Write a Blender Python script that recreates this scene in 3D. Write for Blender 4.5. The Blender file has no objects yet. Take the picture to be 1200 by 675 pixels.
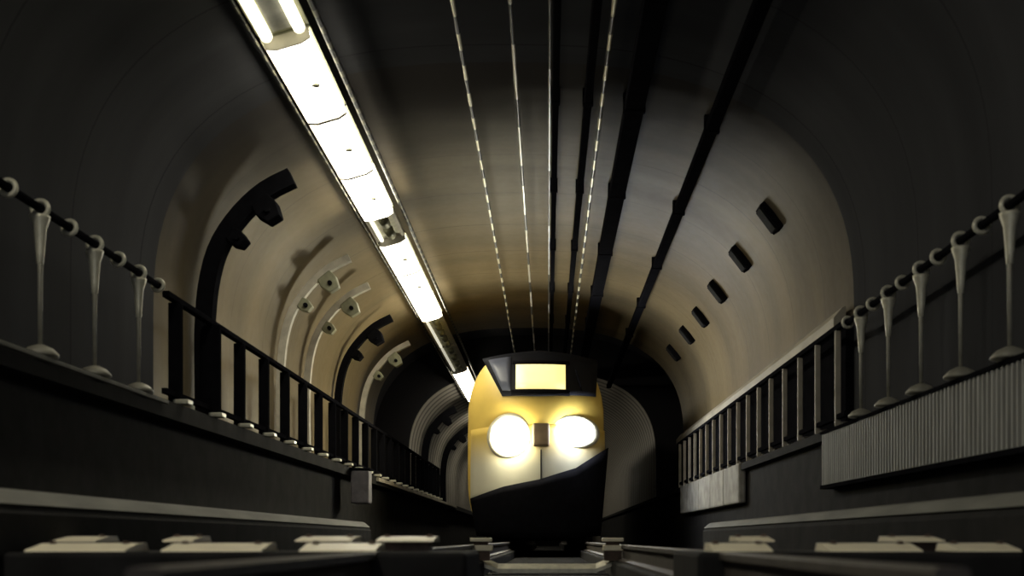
import bpy, bmesh, math, random
from mathutils import Vector, Matrix
random.seed(4)
sc = bpy.context.scene
COL = sc.collection

# ------------------------------------------------------------------ camera, world, exposure
H = 0.45                       # lens height above the track bed (camera rests by the rails)
F = 1200.0                     # focal length in pixels of the 1200 px wide frame
cam_d = bpy.data.cameras.new('camera'); cam = bpy.data.objects.new('camera', cam_d); COL.objects.link(cam)
cam.location = (0, 0, H); cam.rotation_euler = (math.pi/2, 0, 0)
cam_d.sensor_width = 36; cam_d.lens = 36*F/1200
cam_d.shift_x = -0.035; cam_d.shift_y = 0.2454
cam_d.clip_end = 300; cam_d.clip_start = 0.05
cam_d.dof.use_dof = True; cam_d.dof.focus_distance = 24; cam_d.dof.aperture_fstop = 1.8
sc.camera = cam
sc.view_settings.view_transform = 'Standard'; sc.view_settings.look = 'None'
sc.view_settings.exposure = 0.0; sc.view_settings.gamma = 1.0; sc.view_settings.use_curve_mapping = False
WORLD_E = .55
w = bpy.data.worlds.new('world'); sc.world = w; w.use_nodes = True
w.node_tree.nodes['Background'].inputs[0].default_value = (.95, 1.0, 1.08, 1)
w.node_tree.nodes['Background'].inputs[1].default_value = WORLD_E
sc.cycles.max_bounces = 6; sc.cycles.diffuse_bounces = 4; sc.cycles.glossy_bounces = 3
sc.cycles.sample_clamp_indirect = 6
LAMP = 17.0                    # radiance of a fully lit luminaire
HEADLAMP = 80.0

# ------------------------------------------------------------------ materials
def nt(name):
    m = bpy.data.materials.new(name); m.use_nodes = True
    return m, m.node_tree, m.node_tree.nodes['Principled BSDF']
def mat(name, col, rough=.6, metal=0.0, var=.25, scale=6.0, bump=0.0, spec=.5, stretch=(1,1,1)):
    m, t, b = nt(name)
    tc = t.nodes.new('ShaderNodeTexCoord'); mp = t.nodes.new('ShaderNodeMapping'); mp.inputs['Scale'].default_value = stretch
    n = t.nodes.new('ShaderNodeTexNoise'); n.inputs['Scale'].default_value = scale; n.inputs['Detail'].default_value = 5
    r = t.nodes.new('ShaderNodeValToRGB')
    a = [c*(1-var) for c in col]; z = [min(1, c*(1+var)) for c in col]
    r.color_ramp.elements[0].color = (*a, 1); r.color_ramp.elements[0].position = .3
    r.color_ramp.elements[1].color = (*z, 1); r.color_ramp.elements[1].position = .7
    L = t.links
    L.new(tc.outputs['Object'], mp.inputs[0]); L.new(mp.outputs[0], n.inputs['Vector'])
    L.new(n.outputs['Fac'], r.inputs[0]); L.new(r.outputs[0], b.inputs['Base Color'])
    b.inputs['Roughness'].default_value = rough; b.inputs['Metallic'].default_value = metal
    b.inputs['Specular IOR Level'].default_value = spec
    if bump:
        bp = t.nodes.new('ShaderNodeBump'); bp.inputs['Strength'].default_value = bump; bp.inputs['Distance'].default_value = .02
        L.new(n.outputs['Fac'], bp.inputs['Height']); L.new(bp.outputs[0], b.inputs['Normal'])
    return m
def emit(name, col, s):
    m, t, b = nt(name)
    b.inputs['Base Color'].default_value = (.7, .7, .68, 1)
    b.inputs['Emission Color'].default_value = (*col, 1); b.inputs['Emission Strength'].default_value = s
    return m
def banded(name, light, dark, period, duty, axis=1, rough=.35, metal=.6, phase=0.0):
    """bands across a length: painted glints on a wire, ribs of a sheet, joints of a lining"""
    m, t, b = nt(name); L = t.links
    tc = t.nodes.new('ShaderNodeTexCoord'); sx = t.nodes.new('ShaderNodeSeparateXYZ'); L.new(tc.outputs['Object'], sx.inputs[0])
    d = t.nodes.new('ShaderNodeMath'); d.operation = 'DIVIDE'; d.inputs[1].default_value = period; L.new(sx.outputs[axis], d.inputs[0])
    f = t.nodes.new('ShaderNodeMath'); f.operation = 'FRACT'; L.new(d.outputs[0], f.inputs[0])
    g = t.nodes.new('ShaderNodeMath'); g.operation = 'LESS_THAN'; g.inputs[1].default_value = duty; L.new(f.outputs[0], g.inputs[0])
    mx = t.nodes.new('ShaderNodeMix'); mx.data_type = 'RGBA'
    mx.inputs['A'].default_value = (*dark, 1); mx.inputs['B'].default_value = (*light, 1)
    L.new(g.outputs[0], mx.inputs['Factor']); L.new(mx.outputs['Result'], b.inputs['Base Color'])
    b.inputs['Roughness'].default_value = rough; b.inputs['Metallic'].default_value = metal
    return m

def lining(name, col, rough, spec, joint, seg=1.5, light_fade=None):
    m, t, b = nt(name); L = t.links
    tc = t.nodes.new('ShaderNodeTexCoord')
    n = t.nodes.new('ShaderNodeTexNoise'); n.inputs['Scale'].default_value = .55; n.inputs['Detail'].default_value = 6
    n2 = t.nodes.new('ShaderNodeTexNoise'); n2.inputs['Scale'].default_value = 9; n2.inputs['Detail'].default_value = 4
    mp = t.nodes.new('ShaderNodeMapping'); mp.inputs['Scale'].default_value = (.5, 2.2, .5)
    L.new(tc.outputs['Object'], mp.inputs[0]); L.new(mp.outputs[0], n.inputs['Vector']); L.new(tc.outputs['Object'], n2.inputs['Vector'])
    r = t.nodes.new('ShaderNodeValToRGB')
    r.color_ramp.elements[0].position = .3; r.color_ramp.elements[0].color = (*[c*.78 for c in col], 1)
    r.color_ramp.elements[1].position = .7; r.color_ramp.elements[1].color = (*[c*1.15 for c in col], 1)
    L.new(n.outputs['Fac'], r.inputs[0])
    sx = t.nodes.new('ShaderNodeSeparateXYZ'); L.new(tc.outputs['Object'], sx.inputs[0])
    d = t.nodes.new('ShaderNodeMath'); d.operation = 'DIVIDE'; d.inputs[1].default_value = seg; L.new(sx.outputs[1], d.inputs[0])
    f = t.nodes.new('ShaderNodeMath'); f.operation = 'FRACT'; L.new(d.outputs[0], f.inputs[0])
    g = t.nodes.new('ShaderNodeMath'); g.operation = 'LESS_THAN'; g.inputs[1].default_value = .025/seg; L.new(f.outputs[0], g.inputs[0])
    mx = t.nodes.new('ShaderNodeMix'); mx.data_type = 'RGBA'
    mx.inputs['B'].default_value = (*[c*joint for c in col], 1)
    L.new(r.outputs[0], mx.inputs['A']); L.new(g.outputs[0], mx.inputs['Factor'])
    if light_fade:      # light dying away towards this end and the crown, put into the colour
        mr = t.nodes.new('ShaderNodeMapRange'); mr.interpolation_type = 'SMOOTHSTEP'
        mr.inputs['From Min'].default_value = light_fade[0]; mr.inputs['From Max'].default_value = light_fade[1]
        ad = t.nodes.new('ShaderNodeMath'); ad.operation = 'MULTIPLY_ADD'; ad.inputs[1].default_value = 1.6; L.new(n.outputs['Fac'], ad.inputs[0])
        hz = t.nodes.new('ShaderNodeMath'); hz.operation = 'MULTIPLY_ADD'; hz.inputs[1].default_value = -1.0; L.new(sx.outputs[2], hz.inputs[0])
        L.new(sx.outputs[1], hz.inputs[2]); L.new(hz.outputs[0], ad.inputs[2]); L.new(ad.outputs[0], mr.inputs['Value'])
        m3 = t.nodes.new('ShaderNodeMix'); m3.data_type = 'RGBA'
        m3.inputs['A'].default_value = (*light_fade[2], 1); L.new(mx.outputs['Result'], m3.inputs['B'])
        L.new(mr.outputs['Result'], m3.inputs['Factor']); L.new(m3.outputs['Result'], b.inputs['Base Color'])
        sp = t.nodes.new('ShaderNodeMath'); sp.operation = 'MULTIPLY'; sp.inputs[1].default_value = spec; L.new(mr.outputs['Result'], sp.inputs[0])
    else:
        L.new(mx.outputs['Result'], b.inputs['Base Color'])
    rr = t.nodes.new('ShaderNodeMath'); rr.operation = 'MULTIPLY_ADD'; rr.inputs[1].default_value = .2; rr.inputs[2].default_value = rough-.1
    L.new(n2.outputs['Fac'], rr.inputs[0]); L.new(rr.outputs[0], b.inputs['Roughness'])
    b.inputs['Specular IOR Level'].default_value = spec
    if light_fade: L.new(sp.outputs[0], b.inputs['Specular IOR Level'])   # gloss dimmed along with the colour
    return m

CREAM   = lining('cream_painted_lining', (.200, .156, .086), .5, .14, .7, 1.5, (7.0, 12.4, (.05, .047, .045)))
BAREGR  = lining('bare_blue_grey_lining', (.056, .057, .062), .75, .0, .7)
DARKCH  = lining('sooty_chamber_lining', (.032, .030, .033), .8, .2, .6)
FARLIN  = banded('ribbed_grey_lining', (.36, .33, .28), (.10, .09, .08), .62, .62, 1, .6, 0)
BLACK   = mat('black_painted_steel', (.009, .009, .011), .8, 0, .2, 8, spec=.0)
SOOT    = mat('sooty_concrete', (.018, .0175, .0175), .9, 0, .3, 4, .3, spec=.1)
KERB    = mat('worn_grey_kerb_concrete', (.14, .14, .12), .7, 0, .35, 5, .3, stretch=(1,.25,1))
DULLK   = mat('dull_grey_edging', (.10, .10, .085), .8, 0, .3, 5)
DULLP   = mat('dull_steel_shaft', (.30, .29, .24), .5, .2, .2, 9)
PANELM  = mat('grey_concrete_block', (.30, .29, .26), .8, 0, .3, 4, .4)
FASCIA  = mat('grey_ribbed_sheet', (.20, .20, .185), .6, .1, .3, 3, .1, stretch=(1,6,.4))
GALV    = mat('galvanised_steel', (.66, .64, .52), .42, .25, .2, 12, .1)
LIDM    = mat('dark_box_lid', (.02, .02, .02), .8, spec=.05)
PLATE   = mat('bare_steel_plate', (.93, .84, .64), .4, .0, .1, 5, .1)
RUST    = mat('rusty_brown_steel', (.09, .06, .045), .7, .2, .4, 9, .3)
RAILST  = mat('worn_rail_steel', (.06, .05, .042), .65, .3, .2, 8)
PALEP   = mat('pale_painted_steel', (.62, .58, .48), .5, 0, .15, 7)
LEDGE   = mat('pale_grey_ledge', (.42, .38, .30), .6, 0, .2, 4, .1, stretch=(1,.4,1))
OLIVE   = mat('olive_grey_housing', (.30, .30, .20), .5, .2, .2, 9)
GEAR    = mat('pale_gear_tray', (.62, .60, .46), .45, .1, .2, 7)
YELLOW  = mat('yellow_train_paint', (.86, .62, .14), .4, 0, .06, 2)
CREAMT  = mat('cream_train_paint', (.82, .79, .62), .4, 0, .08, 2)
def nose_bloom():
    m, t, b = nt('yellow_paint_with_lamp_bloom'); L = t.links  # headlamp bloom on the nose, put into the paint as cream
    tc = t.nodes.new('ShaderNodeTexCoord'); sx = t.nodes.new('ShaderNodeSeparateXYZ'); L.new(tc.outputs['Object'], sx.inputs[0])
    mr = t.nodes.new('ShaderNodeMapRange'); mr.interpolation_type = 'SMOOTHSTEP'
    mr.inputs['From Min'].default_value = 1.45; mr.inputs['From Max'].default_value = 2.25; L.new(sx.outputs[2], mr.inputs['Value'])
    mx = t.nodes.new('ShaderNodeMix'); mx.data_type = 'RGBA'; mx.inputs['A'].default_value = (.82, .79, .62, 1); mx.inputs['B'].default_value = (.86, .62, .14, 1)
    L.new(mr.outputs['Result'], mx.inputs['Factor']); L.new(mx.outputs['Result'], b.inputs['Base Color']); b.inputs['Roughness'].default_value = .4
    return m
BLOOM = nose_bloom()
GREYT   = mat('grey_train_side', (.10, .10, .10), .45, .1, .1, 2)
GLASS   = mat('dark_windscreen_glass', (.012, .013, .018), .5, 0, .1, 2, spec=.2)
REFLECT    = mat('blue_grey_reflection', (.10, .11, .15), .4, 0, .1, 2, spec=.4)  # colour of a reflection painted on the windscreen
COUPL   = mat('brown_coupler_cover', (.16, .11, .06), .6, 0, .2, 6)
WIREA   = banded('cable_with_short_glints', (.85, .80, .58), (.02, .02, .018), .62, .5, 1, .35, .35)  # pale bands of the overhead wires are highlights put into the colour
WIREB   = banded('cable_with_long_glints', (.80, .76, .66), (.04, .04, .04), 1.9, .62, 1, .3, .5)
WIREC   = banded('silver_wire_with_glints', (.72, .72, .74), (.10, .10, .10), 5.0, .55, 1, .3, .6, )
BEAD    = banded('dark_cable_with_ties', (.02, .02, .018), (.16, .15, .10), .3, .6, 1, .5, .1)
def lampmat(k): return emit('lit_diffuser', (1.0, .93, .74), LAMP*k)
HEADL   = emit('headlamp_lens_warm', (1.0, .93, .68), HEADLAMP)
HEADR   = emit('headlamp_lens_cool', (.90, .94, 1.0), HEADLAMP*.8)
SIGNL   = emit('lit_yellow_display', (1.0, .82, .30), 1.15)
TUBEY   = emit('yellow_fluorescent_tube', (1.0, .93, .66), 3.2)

# ------------------------------------------------------------------ mesh helpers (coordinates: x across, y along the tunnel, z above the lens; H is added)
class MB:
    def __init__(s): s.bm = bmesh.new()
    def face(s, vs, fl):
        V = [s.bm.verts.new(v) for v in vs]
        for f in fl:
            try: s.bm.faces.new([V[i] for i in f])
            except ValueError: pass
    def box(s, x0, x1, y0, y1, z0, z1):
        s.face([(x0,y0,z0),(x1,y0,z0),(x1,y1,z0),(x0,y1,z0),(x0,y0,z1),(x1,y0,z1),(x1,y1,z1),(x0,y1,z1)],
               [(0,3,2,1),(4,5,6,7),(0,1,5,4),(1,2,6,5),(2,3,7,6),(3,0,4,7)]); return s
    def rings(s, R, closed=True, caps=True):
        n = len(R[0]); V = [[s.bm.verts.new(p) for p in r] for r in R]
        for a, b in zip(V, V[1:]):
            for i in range(n if closed else n-1):
                j = (i+1) % n
                try: s.bm.faces.new((a[i], a[j], b[j], b[i]))
                except ValueError: pass
        if caps and closed:
            s.bm.faces.new(V[0][::-1]); s.bm.faces.new(V[-1])
        return s
    def prism(s, prof, y0, y1):              # profile in x,z swept along y
        return s.rings([[(x, y0, z) for x, z in prof], [(x, y1, z) for x, z in prof]])
    def tube(s, pts, r, n=10):
        pts = [Vector(p) for p in pts]; R = []
        rr = r if isinstance(r, (list, tuple)) else [r]*len(pts)
        for i, p in enumerate(pts):
            d = (pts[min(i+1, len(pts)-1)] - pts[max(i-1, 0)]).normalized()
            up = Vector((0,0,1)) if abs(d.z) < .95 else Vector((0,1,0))
            a = d.cross(up).normalized(); b = a.cross(d)
            R.append([tuple(p + (a*math.cos(t*2*math.pi/n) + b*math.sin(t*2*math.pi/n))*rr[i]) for t in range(n)])
        return s.rings(R)
    def lathe(s, prof, c=(0,0,0), n=14, axis='z'):
        R = []
        for r, h in prof:
            ring = []
            for k in range(n):
                a = k*2*math.pi/n
                p = (r*math.cos(a), r*math.sin(a), h) if axis == 'z' else (r*math.cos(a), h, r*math.sin(a))
                ring.append(tuple(Vector(p)+Vector(c)))
            R.append(ring)
        return s.rings(R)
    def torus(s, c, R0, r0, axis='y', n=18, m=8):
        R = []
        for i in range(n+1):
            a = i*2*math.pi/n; ring = []
            for k in range(m):
                b = k*2*math.pi/m; q = R0 + r0*math.cos(b); h = r0*math.sin(b)
                ring.append((c[0]+q*math.cos(a), c[1]+h, c[2]+q*math.sin(a)))
            R.append(ring)
        return s.rings(R, caps=False)
    def build(s, name, m, parent=None, smooth=False, bevel=0, loc=(0,0,0), pos=None):
        bmesh.ops.remove_doubles(s.bm, verts=s.bm.verts, dist=1e-6)
        bmesh.ops.recalc_face_normals(s.bm, faces=s.bm.faces)
        me = bpy.data.meshes.new(name); s.bm.to_mesh(me); s.bm.free()
        o = bpy.data.objects.new(name, me); COL.objects.link(o); me.materials.append(m)
        if parent is None:
            o.location = (loc[0], loc[1], loc[2]+H)
        else:
            o.parent = parent
            if pos: o.location = pos
        if smooth:
            for p in me.polygons: p.use_smooth = True
        if bevel:
            b = o.modifiers.new('bevel', 'BEVEL'); b.width = bevel; b.segments = 2; b.limit_method = 'ANGLE'
        return o
def tag(o, label=None, cat=None, group=None, kind=None):
    if label: o['label'] = label
    if cat: o['category'] = cat
    if group: o['group'] = group
    if kind: o['kind'] = kind
    return o
def empty(name, loc, label, cat, group=None, rz=0):
    o = bpy.data.objects.new(name, None); COL.objects.link(o)
    o.location = (loc[0], loc[1], loc[2]+H); o.rotation_euler.z = rz; o.empty_display_size = .1
    return tag(o, label, cat, group)
def struct(o, label=None): return tag(o, label, None, None, 'structure')
def copy_tree(o, parent=None):
    c = o.copy(); COL.objects.link(c); c.parent = parent
    for ch in [q for q in COL.objects if q.parent is o]: copy_tree(ch, c)
    return c

# ------------------------------------------------------------------ tunnel shell
CX, A, ZS, B, NN = -.47, 3.73, 2.40, 2.68, 2.6
FLOOR = -H
def profile(k=1.0, grow=0.0, zlow=FLOOR, n=44):
    pts = [(CX-(A+grow), zlow)]
    for i in range(n+1):
        t = math.pi - math.pi*i/n
        c, s_ = math.cos(t), math.sin(t)
        x = CX + (A+grow)*math.copysign(abs(c)**(2/NN), c); z = ZS + (B+grow)*abs(s_)**(2/NN)
        pts.append((x, z))
    pts.append((CX+(A+grow), zlow))
    return pts
def vault(name, y0, y1, grow, m, label, step=.5, thick=.25):
    mb = MB(); n = max(1, int((y1-y0)/step))
    inner = profile(grow=grow); outer = profile(grow=grow+thick)
    ys = [y0+(y1-y0)*i/n for i in range(n+1)]
    mb.rings([[(x, y, z) for x, z in inner] for y in ys], closed=False)
    mb.rings([[(x, y0, z) for x, z in outer], [(x, y0, z) for x, z in inner]], closed=False)
    mb.rings([[(x, y1, z) for x, z in inner], [(x, y1, z) for x, z in outer], [(x, y0, z) for x, z in outer]], closed=False)
    return struct(mb.build(name, m, smooth=False), label)
def smooth_by_angle(o, a=.6):
    me = o.data
    for p in me.polygons: p.use_smooth = True
    md = o.modifiers.new('split', 'EDGE_SPLIT'); md.split_angle = a
Y0, Y1, Y2, Y3, Y4 = -4.0, 10.9, 24.6, 31.0, 75.0
for args in (('wall_near', Y0, Y1, .0, BAREGR, 'bare blue grey tunnel lining nearest the lens'),
             ('ceiling', Y1, Y2, 0, CREAM, 'cream painted vault of the lit middle length of tunnel'),
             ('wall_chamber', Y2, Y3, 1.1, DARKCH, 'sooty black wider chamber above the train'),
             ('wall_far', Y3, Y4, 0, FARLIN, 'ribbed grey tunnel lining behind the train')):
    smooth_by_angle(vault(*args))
mb = MB()      # ring walls closing the step in section at both ends of the chamber
for y, g in ((Y2+.01, .25), (Y3-.01, .02)):
    a, b = profile(grow=g), profile(grow=1.12)
    mb.rings([[(x, y, z) for x, z in a], [(x, y, z) for x, z in b]], closed=False)
struct(mb.build('wall_step', DARKCH), 'sooty ring wall where the tunnel widens')
mb = MB(); mb.box(-5, 4, Y4, Y4+.3, FLOOR, 6); struct(mb.build('wall_end', DARKCH), 'dark end of the bore')
mb = MB(); mb.box(-6, 5, Y0, Y4, FLOOR-.3, FLOOR); struct(mb.build('floor', SOOT), 'sooty black track bed')

# walkways: deck with an overhanging edge and the wall under it
XL, XR = -3.5, 3.0
ZL, ZR = 1.26, 1.17
mb = MB(); mb.box(XL-.66, XL+.06, Y0, 60, ZL-.16, ZL); mb.box(XL-.62, XL-.12, Y0, 60, FLOOR, ZL-.16)
struct(mb.build('trim_1', SOOT), 'black raised walkway below the left railing')
mb = MB(); mb.box(XR-.02, XR+.24, Y0, 60, ZR-.1, ZR); mb.box(XR+.08, XR+.24, Y0, 60, FLOOR, ZR-.1)
struct(mb.build('trim_2', SOOT), 'black raised walkway below the right railing')
# pale nosings on the walkway edge
mb = MB(); mb.box(XL+.07, XL+.10, 4.0, 9.2, ZL-.05, ZL-.015)
tag(mb.build('edge_strip', DULLK, bevel=.008), 'thin pale strip along the walkway edge under the slim left balusters', 'edge strip')
mb = MB(); mb.box(XL+.06, XL+.12, 20.5, 38, ZL-.10, ZL-.02)
tag(mb.build('edge_strip', LEDGE, bevel=.008), 'thin pale strip along the far walkway edge leading to the train', 'edge strip')
# right: dado and ledge behind the railing
mb = MB(); mb.box(3.17, 3.27, Y1, Y2, ZR, 2.30); struct(mb.build('wall_dado_right', BLACK), 'black dado behind the right railing')
# kerbs low beside the track
def kerb(side, x_in, x_out, ztop, n, label):
    s = side
    prof = [(s*x_in, FLOOR), (s*x_in, ztop-.12), (s*(x_in+.03), ztop-.075), (s*x_out, ztop-.075), (s*x_out, FLOOR)]
    struct(MB().prism(prof, 2.0, 14.0).build('trim_%d' % n, SOOT), label)
    prof = [(-s*.02, 0), (s*.05, .062), (s*.08, .075), (s*.40, .075), (s*.40, 0)]
    tag(MB().prism(prof, 0, 12.0).build('kerb_capping', KERB, loc=(s*(x_in+.03), 2.0, ztop-.075)), label.replace('sooty kerb', 'pale worn capping of the kerb'), 'kerb capping')
kerb(-1, 2.42, 3.35, .237, 3, 'sooty kerb low on the left beside the track')
kerb(1, 2.12, 2.85, .225, 4, 'sooty kerb low on the right beside the track')

# right side of the walkway: ribbed fascia close by, dark recess, pale blockwork further off
t = empty('fascia_panel', (XR, 7.0, .60), 'grey ribbed fascia sheet under the slim right balusters', 'panel')
mb = MB(); n = 104; ya, yb = -3.6, 4.1; prof = []
R = []
for i in range(n*4+1):
    y = ya+(yb-ya)*i/(n*4); d = [0, -.018, -.018, 0][i % 4]
    R.append([(d-.02, y, -.02), (d-.02, y, .54)])
V = R; mb.rings([[p for p in r] for r in V], closed=False)
mb.rings([[(.05, ya, -.02), (.05, ya, .54)], [(.05, yb, -.02), (.05, yb, .54)]], closed=False)
mb.box(-.02, .05, yb-.01, yb, -.02, .54)
mb.build('ribbed_sheet', FASCIA, t)
MB().box(-.05, .06, ya, yb, .53, .56).build('top_rail', BLACK, t)
MB().box(-.05, .06, ya, yb, -.06, -.02).build('bottom_rail', BLACK, t)
t = empty('block_wall', (XR, 19.0, .58), 'pale grey concrete blocks under the far end of the right railing', 'wall block')
for i in range(5):
    y0 = -3.2 + i*1.4
    MB().box(-.06, .06, y0, y0+1.36, -.02, .60-.0).build('block', PANELM, t, bevel=.03)

# ------------------------------------------------------------------ track
for x, lab in ((-.79, 'left worn steel running rail on the dark track bed'), (.79, 'right worn steel running rail on the dark track bed')):
    prof = [(-.07,-.17),(.07,-.17),(.07,-.155),(.012,-.14),(.012,-.045),(.036,-.035),(.036,-.008),(.028,0),(-.028,0),(-.036,-.008),(-.036,-.035),(-.012,-.045),(-.012,-.14),(-.07,-.155)]
    t = MB().prism(prof, 0, 58).build('running_rail', RAILST, loc=(x, 2.0, -.055)); tag(t, lab, 'rail')
sl = MB().box(-.65, .65, -.13, .13, -.09, 0).build('sleeper', SOOT, bevel=.02, loc=(0, 6.0, -.36))
tag(sl, 'sooty concrete sleeper across the track under the rails', 'sleeper', 'sleepers under the rails')
for i in range(1, 22):
    c = sl.copy(); COL.objects.link(c); c.location.y = 6.0 + i*.7
for s_, lab in ((-1, 'sooty concrete plinth carrying the left rail'), (1, 'sooty concrete plinth carrying the right rail')):
    tag(MB().box(-.13, .13, 0, 58, FLOOR, -.2265).build('rail_plinth', SOOT, bevel=.02, loc=(s_*.79, 2.0, 0)), lab, 'plinth')
# dished steel tie between the rails and the bright rail chairs at its ends
t = empty('dished_tie', (0, 10.6, -.42), 'dished pale steel tie bar crossing low between the two rails', 'tie bar')
mb = MB(); pts = [(-.74,.22),(-.70,.20),(-.58,.16),(-.52,.135),(.50,.135),(.56,.16),(.66,.20),(.70,.22)]
mb.rings([[(x, 0, z-.02), (x, .16, z+.03), (x, .16, z-.05), (x, 0, z-.06)] for x, z in pts])
mb.build('bar', GALV, t)
for s in (-1, 1):
    c = MB().box(s*.68-.11, s*.68+.11, -.08, .10, .30, .36).build('rail_chair', PLATE, t, bevel=.01)
    MB().box(s*.68-.12, s*.68+.10, -.10, .12, .395, .435).build('clip', PLATE, c, bevel=.01)
    MB().box(s*.68-.10, s*.68+.08, -.06, .08, .20, .30).build('pad', RUST, c)
    MB().box(s*.68-.08, s*.68+.06, -.05, .07, .36, .395).build('pad', RUST, c)

# two crossing slabs beside the track with steel plates on them
YP = 4.5
for x0, x1, lab in ((-2.40, -.36, 'dark concrete crossing slab left of the track centre'), (.66, 2.10, 'dark concrete crossing slab right of the track centre')):
    o = MB().box(x0, x1, 0, .9, FLOOR, -.058).build('crossing_slab', SOOT, bevel=.02, loc=(0, YP, 0)); tag(o, lab, 'slab')
def px2x(px, y): return (px-642)*y/F
def plate(pa, pb, row, lab):
    y = YP+.05 if row == 0 else YP+.50
    z0 = -.055 if row == 0 else -.012
    h = .036 if row == 0 else .026
    xa, xb = px2x(pa, y), px2x(pb, y)
    t = empty('steel_plate', ((xa+xb)/2, y, z0), lab, 'plate', 'bright steel plates across the track')
    hw = (xb-xa)/2
    mb = MB(); mb.rings([[(x, 0, 0), (x, .01, .008), (x, .16, h), (x, .25, h+.002), (x, .28, 0)] for x in (-hw, -hw+.01, hw-.01, hw)])
    mb.build('plate_top', PLATE, t)
    if row:
        MB().box(-hw*.8, hw*.8, .06, .22, -.046, 0).build('packing_block', RUST, t)
    for sx in (-1, 1):
        MB().lathe([(.0,-.001),(.016,-.001),(.016,.010),(.0,.012)], (sx*hw*.75, .15, h), 6).build('bolt', RUST, t)
for pa, pb, row, lab in (
    (28, 146, 0, 'bright steel plate nearest the left kerb, lower row'),
    (188, 306, 0, 'second bright steel plate from the left kerb, lower row'),
    (350, 440, 0, 'third bright steel plate from the left kerb, lower row'),
    (48, 112, 1, 'narrow steel plate of the upper row nearest the left kerb'),
    (190, 226, 1, 'very short steel plate of the upper row, left of the track'),
    (345, 412, 1, 'narrow steel plate of the upper row near the left rail'),
    (440, 508, 1, 'dull narrow plate of the upper row just left of the track centre'),
    (836, 906, 0, 'bright steel plate just right of the right rail, lower row'),
    (974, 1082, 0, 'middle bright steel plate between right rail and right kerb, lower row'),
    (1124, 1198, 0, 'bright steel plate nearest the right kerb, lower row'),
    (866, 908, 1, 'short steel plate of the upper row beside the right rail'),
    (1050, 1108, 1, 'narrow steel plate of the upper row near the right kerb')):
    plate(pa, pb, row, lab)

# ------------------------------------------------------------------ railings
def slim_post(parent, y, h, side):
    p = MB().tube([(0,0,.05),(0,0,h*.55),(0,0,h-.17)], [.014, .017, .022], 10).build('post', DULLP, parent, True, pos=(0, y, 0))
    MB().lathe([(.0,-.0),(.12,0),(.12,.02),(.085,.055),(.03,.08),(0,.08)]).build('foot_flange', DULLP, p, True)
    MB().lathe([(.0,h-.38),(.022,h-.36),(.030,h-.26),(.040,h-.12),(.062,h-.05),(.066,h-.03),(.0,h-.035)]).build('cup', GALV, p, True)
    MB().torus((0, 0, h+.02), .055, .017).build('ring', GALV, p, True)
def slim_railing(name, x, z, ys, h, y_start, lab, side):
    t = empty(name, (x, y_start, z), lab, 'railing')
    yb = ys[-1]+.45
    MB().tube([(0, -2.5, h+.02), (0, yb-y_start, h+.02)], .030, 10).build('handrail', BLACK, t, True)
    for i, y in enumerate(ys):
        slim_post(t, y-y_start, h, side)
        MB().torus((0, 0, h+.02), .050, .017).build('coupling_ring', GALV, t, True, pos=(0, y-y_start+.43, 0))
    return t
def bar_railing(name, x, z, ys, h, lab, wp, m, rail, rw, foot=GALV):
    t = empty(name, (x, ys[0], z), lab, 'railing')
    L = ys[-1]-ys[0]
    MB().box(-rw/2, rw/2, -.25, L+.3, h-.03, h+.03).build('handrail', rail, t, bevel=.01)
    for i, y in enumerate(ys):
        we = wp*1.7 if (wp > .1 and i == 1) else wp      # one double-width post by the big bracket
        p = MB().box(-we/2, we/2, -wp*.3, wp*.3, 0, h-.03).build('post', m, t, bevel=.008, pos=(0, y-ys[0], 0))
        MB().box(-wp*.6+.07, wp*.6+.07, -wp*.6, wp*.6, 0.004, .05).build('foot_flange', foot, p, bevel=.01)
    MB().box(-.02, .03, -.3, L+.2, .07, .12).build('toe_rail', BLACK, t)
    return t
f_x = lambda px, X: F*X/(px-642)
yl = [5.36+.85*i for i in range(0, 5)]
slim_railing('railing', XL, ZL, [yl[0]] + yl[1:], 1.0, yl[0], 'railing of slim silver balusters with ringed tops, nearest on the left side', 1)
bar_railing('railing', XL, ZL, [9.63+1.0*i for i in range(0, 24)], .99, 'dark railing of thick bars silhouetted against the cream left wall', .12, BLACK, BLACK, .07)
yr = [5.07+.79*i for i in range(0, 7)]
slim_railing('railing', XR, ZR, yr, .98, yr[0], 'railing of slim silver balusters above the ribbed fascia, nearest on the right side', -1)
bar_railing('railing', XR, ZR, [10.6+.79*i for i in range(0, 17)], 1.02, 'dark railing of bars under the pale ledge on the far right side', .06, LEDGE, BLACK, .05, LEDGE)
# pale ledge above the right railing
o = MB(); o.prism([(0,0),(.13,.0),(.13,.22),(.10,.22),(0,.10)], Y1+.1, Y2-.1)
tag(o.build('wall_ledge', LEDGE, loc=(3.07, 0, 2.28)), 'pale sloping ledge along the foot of the cream vault above the right railing', 'ledge')
# small grey box below the left walkway
t = empty('equipment_box', (XL+.20, 17.9, .62), 'small dull grey equipment box under the left walkway', 'box')
MB().box(-.12, .20, -.16, .16, 0, .58).build('body', mat('dull_grey_box', (.15,.14,.15), .6), t, bevel=.03)
MB().box(-.14, .22, -.18, .18, .58, .62).build('lid', BLACK, t, bevel=.01)

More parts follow.
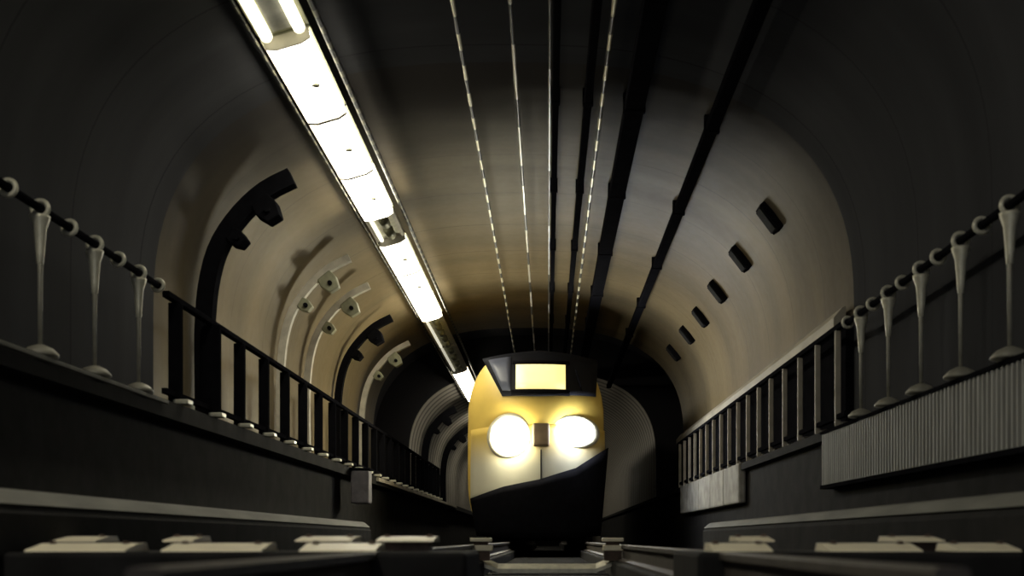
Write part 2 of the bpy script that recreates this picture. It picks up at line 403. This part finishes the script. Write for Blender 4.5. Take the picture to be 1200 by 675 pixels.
# ------------------------------------------------------------------ arched brackets on the left wall
def arc_path(n=22, t0=0.0, t1=1.0):
    # foot on the walkway, up the wall, bending over along the haunch
    key = [(-4.14, ZL), (-4.15, 1.9), (-4.15, 2.5), (-4.10, 3.05), (-3.97, 3.50), (-3.72, 3.88), (-3.40, 4.18), (-3.06, 4.36)]
    out = []
    m = len(key)-1
    for i in range(n+1):
        u = (t0+(t1-t0)*i/n)*m; k = min(int(u), m-1); f = u-k
        p = [key[max(k-1,0)], key[k], key[k+1], key[min(k+2,m)]]
        q = []
        for c in (0, 1):
            a,b,c2,d = p[0][c],p[1][c],p[2][c],p[3][c]
            q.append(.5*((2*b)+(-a+c2)*f+(2*a-5*b+4*c2-d)*f*f+(-a+3*b-3*c2+d)*f**3))
        out.append(tuple(q))
    return out
def bracket(y, m, lab, w, d, knobm):
    t = empty('arched_bracket', (-4.10, y, ZL), lab, 'bracket', 'arched brackets on the left wall')
    P = [(x+4.10, z-ZL) for x, z in arc_path()]
    R = []
    for i, (x, z) in enumerate(P):
        a = P[max(i-1,0)]; b = P[min(i+1,len(P)-1)]
        dx, dz = b[0]-a[0], b[1]-a[1]; l = math.hypot(dx, dz); nx, nz = dz/l, -dx/l
        o = d
        R.append([(x, -w/2, z), (x+nx*o, -w/2, z+nz*o), (x+nx*o, w/2, z+nz*o), (x, w/2, z)])
    MB().rings(R).build('rib', m, t)
    for k, s in ((14, .8), (18, 1.15)):
        x, z = P[k]; a, b = P[k-1], P[k+1]
        dx, dz = b[0]-a[0], b[1]-a[1]; l = math.hypot(dx, dz); tx, tz = dx/l, dz/l; nx, nz = tz, -tx
        mb = MB()
        def pt(u, v, yy): return (x+tx*u*s+nx*(v*s+d*.8), yy, z+tz*u*s+nz*(v*s+d*.8))
        mb.rings([[pt(-.10,0,yy), pt(-.13,.10,yy), pt(-.08,.24,yy), pt(.06,.26,yy), pt(.12,.12,yy), pt(.10,0,yy)] for yy in (-w*.7, w*.7)])
        c = mb.build('clamp', knobm, t, bevel=.015)
        q = pt(0, .15, -w*.7)
        MB().lathe([(0,-.05),(.035,-.05),(.035,0),(0,0)], q, 8, 'y').build('bolt', BLACK, c)
bracket(12.1, BLACK, 'heavy black arched bracket, the nearest one on the left wall', .16, .20, BLACK)
bracket(15.7, PALEP, 'pale thin arched bracket just beyond the heavy black one', .10, .11, OLIVE)
bracket(17.4, PALEP, 'pale thin arched bracket midway along the left wall', .10, .11, OLIVE)
bracket(19.9, BLACK, 'smaller looking black arched bracket beyond the two pale ones', .14, .13, BLACK)
bracket(22.5, PALEP, 'pale arched bracket just before the dark chamber', .12, .11, OLIVE)
bracket(33.5, BLACK, 'black arched bracket in the ribbed bore beside the train', .14, .22, BLACK)
bracket(39.5, BLACK, 'farthest black arched bracket beside the train', .14, .22, BLACK)

# ------------------------------------------------------------------ dark boxes on the right of the vault
def vault_pt(u):   # point on the inner profile by x, with inward normal
    x = u; c = abs((x-CX)/A)
    z = ZS + B*(1-c**NN)**(1/NN); return x, z
def on_ray(r):     # vault point with x/z = r
    lo, hi = 2.0, 5.1
    for _ in range(50):
        z = (lo+hi)/2; x = r*z; v = abs((x-CX)/A)**NN + (max(0,z-ZS)/B)**NN
        if v > 1: hi = z
        else: lo = z
    return r*z, z
for i, (px, py, lab) in enumerate(((905,253,'dark junction box nearest the lens on the right of the vault'),
        (870,301,'second dark junction box along the right of the vault'), (843,340,'third dark junction box along the right of the vault'),
        (823,370,'fourth dark junction box along the right of the vault'), (807,391,'fifth dark junction box, small with distance, on the right of the vault'),
        (791,412,'farthest tiny dark junction box on the right of the vault'))):
    r = (px-642)/(632-py); x, z = on_ray(r); y = F*z/(632-py)
    x2, z2 = on_ray(r+.02); tx, tz = x-x2, z-z2; l = math.hypot(tx, tz); tx, tz = tx/l, tz/l; nx, nz = -abs(tz), -abs(tx)
    t = empty('junction_box', (x, y, z), lab, 'junction box', 'junction boxes on the right of the vault')
    ang = math.atan2(nx, nz)
    def P(u, v, yy): return (tx*u+nx*v, yy, tz*u+nz*v)
    mb = MB(); mb.rings([[P(-.20,-.02,yy), P(.20,-.02,yy), P(.19,.09,yy), P(-.19,.09,yy)] for yy in (-.13, .13)]); mb.build('body', BLACK, t, bevel=.01)
    mb = MB(); mb.rings([[P(-.17,.09,yy), P(.17,.09,yy), P(.16,.11,yy), P(-.16,.11,yy)] for yy in (-.11, .11)]); mb.build('lid', LIDM, t, bevel=.005)

# ------------------------------------------------------------------ luminaire line on the left of the vault
LX, LZ = -2.42, 4.65
TILT = math.radians(-16)
def rot(x, z): return (x*math.cos(TILT)-z*math.sin(TILT)*-1, z*math.cos(TILT)-x*math.sin(TILT))
def xz(x, z):  # local across/up -> tilted so the face looks to the middle of the track
    c, s = math.cos(-TILT), math.sin(-TILT)
    return (x*c - z*s, x*s + z*c)
def sec(mb, prof, y0, y1):
    pp = [xz(x, z) for x, z in prof]; mb.rings([[(x, y, z) for x, z in pp] for y in (y0, y1)]); return mb
def luminaire(y0, L, k, lab, grp='lit luminaires along the vault'):
    t = empty('tunnel_luminaire', (LX, y0, LZ), lab, 'light fitting', grp)
    sec(MB(), [(-.24,.02),(.24,.02),(.20,.13),(-.20,.13)], 0, L).build('housing', OLIVE, t)
    sec(MB(), [(-.215,.02),(-.21,-.07),(-.12,-.10),(.12,-.10),(.21,-.07),(.215,.02)], .02, L-.02).build('diffuser', lampmat(k), t)
    for y in (0, L-.02):
        sec(MB(), [(-.22,.02),(-.215,-.075),(-.12,-.105),(.12,-.105),(.215,-.075),(.22,.02)], y, y+.02).build('end_cap', PALEP, t)
    mb = MB(); x, z = xz(.06, -.105); mb.lathe([(0,-.01),(.04,-.01),(.04,.01),(0,.01)], (x, L*.5, z), 8); mb.build('catch', OLIVE, t)
luminaire(-1.6, 1.8, 1.3, 'added unseen fitting above and behind the lens, out of the picture')  # added out of view to brighten the plates, posts and kerb
luminaire(2.2, 1.8, 1.6, 'added unseen fitting above the lens, out of the picture')  # second unseen lamp, added for the same foreground light
seg1 = [(9.45+1.71*i, 1.69) for i in range(3)]
seg2 = [(15.8+1.83*i, 1.81) for i in range(3)]
for (y, L), k, lab in zip(seg1+seg2, (.55,.5,1.35,.35,.45,1.2),
    ('brightly lit fitting nearest the top of the picture', 'lit fitting in the middle of the nearest glowing run', 'lit fitting at the far end of the nearest glowing run',
     'lit fitting just beyond the first gear tray', 'lit fitting in the middle of the second glowing run', 'lit fitting at the far end of the second glowing run')):
    luminaire(y, L, k, lab)
for i, lab in enumerate(('lit fitting inside the dark chamber, its glow touching the left shoulder of the train', 'lit fitting at the mouth of the far bore', 'lit fitting just inside the far bore, behind the train')):
    luminaire(28.0+1.9*i, 1.86, .5, lab)
for i in range(5):
    luminaire(38+6*i, 1.86, .8, 'lit fitting deep in the far bore hidden behind the train', 'lit fittings behind the train')
def gear_tray(y0, L, lab, knobs, glow=1.6):
    t = empty('gear_tray', (LX, y0, LZ), lab, 'gear tray')
    sec(MB(), [(-.20,-.0),(.20,-.0),(.20,.10),(-.20,.10)], 0, L).build('tray', GEAR, t)
    sec(MB(), [(-.22,-.04),(-.17,-.04),(-.17,.04),(-.22,.04)], 0, L).build('side_lip', PALEP, t)
    sec(MB(), [(.17,-.04),(.22,-.04),(.22,.04),(.17,.04)], 0, L).build('side_lip', PALEP, t)
    x, z = xz(-.14, -.02); MB().tube([(x, .02, z), (x, L-.02, z)], .03, 8).build('slim_tube', emit('slim_tube_light', (1, .95, .75), glow), t, True)
    for f in knobs:
        x, z = xz(.03, -.03)
        MB().tube([(x, L*f-.14, z), (x, L*f+.14, z)], .075, 10).build('ballast_can', OLIVE, t, True)
gear_tray(14.62, 1.14, 'pale gear tray with round cans between the two glowing runs', (.25, .72))
gear_tray(21.32, 3.2, 'pale gear tray with dark cans beyond the second glowing run', (.12, .3, .5, .7, .9), .7)
gear_tray(24.7, 3.2, 'pale gear tray inside the dark chamber above the train', (.12, .4, .7, .92), .5)
t = empty('tunnel_luminaire', (LX, 6.4, LZ), 'opened fitting with yellow tubes beside a grey tray, cut by the picture edge', 'light fitting')
sec(MB(), [(-.24,.02),(.24,.02),(.20,.13),(-.20,.13)], 0, 3.0).build('housing', OLIVE, t)
sec(MB(), [(-.09,-.02),(.09,-.02),(.09,.02),(-.09,.02)], 0, 2.9).build('gear_cover', mat('grey_cover', (.45,.45,.42), .5), t)
for x in (-.16, .15):
    a, b = xz(x, -.02); MB().tube([(a, .05, b), (a, 2.95, b)], .055, 10).build('tube', TUBEY, t, True)
# tied cables along both edges of the luminaire line
for dx, dz, r, lab in ((.34, .02, .028, 'dark cable with pale ties running right of the glowing fittings'), (-.29, .06, .016, 'thin dark cable running left of the glowing fittings')):
    x, z = xz(dx, dz)
    tag(MB().tube([(0, 5.0+i*1.0, .0) for i in range(38)], r, 8).build('tied_cable', BEAD, smooth=True, loc=(LX+x, 0, LZ+z)), lab, 'cable')

# ------------------------------------------------------------------ overhead wires and dark ducts
for x, z, r, m, lab in ((-.177*4.6, 4.6, .017, WIREA, 'leftmost overhead cable with short painted glints'),
        (-.070*4.6, 4.6, .017, WIREB, 'overhead wire with long painted glints, second from the glowing fittings'),
        (.004*4.6, 4.6, .014, WIREC, 'straight silver overhead wire above the track centre'),
        (.124*4.6, 4.6, .019, WIREA, 'rightmost overhead cable with short painted glints')):
    mb = MB(); mb.tube([(0, 4.0+i*.25, 0) for i in range(118)], [r*(1.15 if i % 2 else .9) for i in range(118)], 8)
    tag(mb.build('overhead_wire', m, smooth=True, loc=(x, 0, z)), lab, 'wire')
for x, z, wd, hh, lab in ((.085, 4.93, .075, .07, 'thin black duct just right of the silver wire'),
        (.45, 4.92, .09, .08, 'black duct between the silver wire and the widest duct'),
        (.97, 4.86, .22, .12, 'widest black duct under the crown of the vault'),
        (1.84, 4.62, .14, .10, 'rightmost black duct under the vault')):
    t = empty('ceiling_duct', (x, Y1, z), lab, 'duct')
    MB().box(-wd/2, wd/2, -4.6, Y3-Y1, -hh/2, hh/2).build('duct', BLACK, t, bevel=.01)
    zz = ZS + B*(1-abs((x-CX)/A)**NN)**(1/NN)
    for k in range(5):
        MB().box(-wd/2-.015, wd/2+.015, -.03, .03, -hh/2-.012, zz-z+.01).build('hanger', BLACK, t, pos=(0, .6+k*2.9, 0))

# ------------------------------------------------------------------ the train
YT = 20.3
def tp(px, py): return ((px-642)*YT/F, (632-py)*YT/F)
TC = -.245
train = empty('train', (TC, YT, -.055), 'yellow fronted train with two glaring headlamps and lit destination window, coming along the track', 'train')
Z0 = .055
def outline(n=64):
    pts = []
    for i in range(n):
        t = 2*math.pi*i/n
        c, s = math.cos(t), math.sin(t)
        e = 2/5.0
        x = 1.40*math.copysign(abs(c)**e, c); z = 2.02 + 1.80*math.copysign(abs(s)**e, s)
        if z > 2.6:
            x *= 1-.17*((z-2.6)/1.22)**1.6
        pts.append((x, z))
    return pts
def fy(x, z):     # depth of the nose surface behind its foremost point
    return .75*abs(x/1.4)**2.6 + .16*max(0, (z-2.1)/1.7)**1.6 + .10*abs((z-2.0)/1.8)**6 + max(0,(z-2.85))*.22
O = outline()
mb = MB()
R = []
for k in (.02,.12,.25,.38,.5,.6,.7,.78,.86,.92,.97,1.0):
    R.append([(x*k, fy(x*k, 2.1+(z-2.1)*k), 2.1+(z-2.1)*k) for x, z in O])
for y in (1.2, 1.7, 2.4):
    R.append([(x*1.0, y, z) for x, z in O])
mb.rings(R)
mb.build('nose', YELLOW, train, True)
def patch(poly_top, poly_bot, off, name, m, parent, nz=8, nx=14, thick=.03):
    """curved panel following the nose between a top edge and a bottom edge (lists of x,z)"""
    def along(E, u):
        k = min(int(u*(len(E)-1)), len(E)-2); f = u*(len(E)-1)-k
        return (E[k][0]*(1-f)+E[k+1][0]*f, E[k][1]*(1-f)+E[k+1][1]*f)
    bm = bmesh.new(); G = []
    for lay in (0, 1):
        g = []
        for j in range(nz+1):
            row = []
            for i in range(nx+1):
                a = along(poly_top, i/nx); b = along(poly_bot, i/nx); f = j/nz
                x, z = a[0]*(1-f)+b[0]*f, a[1]*(1-f)+b[1]*f
                row.append(bm.verts.new((x, fy(x, z)-off + lay*thick, z)))
            g.append(row)
        G.append(g)
    for lay in (0, 1):
        for j in range(nz):
            for i in range(nx): bm.faces.new((G[lay][j][i], G[lay][j][i+1], G[lay][j+1][i+1], G[lay][j+1][i]))
    rim = [(0,i) for i in range(nx)] + [(j,nx) for j in range(nz)] + [(nz,i) for i in range(nx,0,-1)] + [(j,0) for j in range(nz,0,-1)]
    for a, b in zip(rim, rim[1:]+rim[:1]):
        bm.faces.new((G[0][a[0]][a[1]], G[0][b[0]][b[1]], G[1][b[0]][b[1]], G[1][a[0]][a[1]]))
    m2 = MB(); m2.bm.free(); m2.bm = bm
    return m2.build(name, m, parent, True)
def T(px, py):
    x, z = tp(px, py); return (x-TC, z+Z0)
ws = patch([T(562,412), T(632,405), T(704,412)], [T(588,463), T(632,464), T(700,460)], .03, 'windscreen', GLASS, train, thick=.05)
patch([T(570,415), T(598,413)], [T(588,456), T(598,457)], .045, 'pane_reflection', REFLECT, ws, 3, 4, .03)  # patch standing for a reflection in the left of the glass
patch([T(604,424), T(663,424)], [T(604,455), T(663,455)], .055, 'destination_display', SIGNL, ws, 3, 4, .03)
patch([T(600,419), T(668,419)], [T(600,423), T(668,423)], .06, 'display_frame', BLACK, ws, 2, 4)
patch([T(599,456), T(668,456)], [T(599,463), T(668,463)], .06, 'display_frame', BLACK, ws, 2, 4)
MB().tube([(.95, fy(.95,3.2)-.09, 2.96), (.80, fy(.8,3.4)-.10, 3.5)], .012, 6).build('wiper', BLACK, ws)
patch([T(549,500), T(590,498), T(632,497), T(675,498), T(711,500)], [T(548,588), T(590,578), T(632,568), T(675,555), T(712,530)], .008, 'front_panel', BLOOM, train, 10, 24)  # yellow panel whose cream lower half is painted lamp bloom
tag(patch([T(548,583), T(590,570), T(632,562), T(675,548), T(716,520)], [T(556,628), T(590,630), T(632,631), T(675,630), T(706,628)], .06, 'valance_with_shade', BLACK, train, 8, 20, .06), 'black lower front with a slanting shade edge')  # dark bumper; its tilted top edge is the shade line built into the shape
mb = MB(); x, z = T(634,508); mb.box(x-.17, x+.17, fy(x,z)-.09, fy(x,z)+.05, z-.26, z+.20); mb.build('coupler_cover', COUPL, train, bevel=.04)
x, z = T(634,545); MB().box(x-.012, x+.012, fy(x,z)-.045, fy(x,z)+.02, z-.30, z+.30).build('centre_seam', BLACK, train)
for (px, py), m, lab, ex, ez in (((597,511), HEADL, 'warm white round headlamp', 1.0, 1.0), ((674,505), HEADR, 'bluish white oval headlamp', 1.12, .74)):
    x, z = T(px, py); y = fy(x, z)-.02
    def oval(prof):
        mb = MB(); R = []
        for r, h in prof:
            R.append([(x+ex*r*math.cos(a*math.pi/14), y+h+(fy(x+ex*r*math.cos(a*math.pi/14), z)-fy(x,z))*.8, z+ez*r*math.sin(a*math.pi/14)) for a in range(28)])
        return mb.rings(R)
    h = oval([(.47,.09),(.46,.03),(.42,.00),(.36,-.005),(.33,.02),(.32,.08)]).build('headlamp', CREAMT, train, True); h['label'] = lab
    oval([(.005,-.24),(.10,-.225),(.20,-.18),(.29,-.10),(.345,0),(.345,.05),(.005,.05)]).build('lens', m, h, True)
# carriage body behind the nose
mb = MB(); mb.rings([[(x*1.0, y, z) for x, z in O] for y in (2.4, 12, 22)]); mb.build('carriage_body', GREYT, train, True)
MB().box(-1.0, 1.0, .9, 20, .02, .36).build('underframe', BLACK, train)
for y in (2.2, 4.6, 16.0, 18.4):
    for s in (-1, 1):
        mb = MB(); R = []
        for h, r in ((-.06,.40),(.06,.42),(.075,.46)):
            R.append([(1.035*s+.0+s*(-h), y+r*math.cos(a*math.pi/12), .46+r*math.sin(a*math.pi/12)) for a in range(24)])
        mb.rings(R).build('wheel', BLACK, train, True)
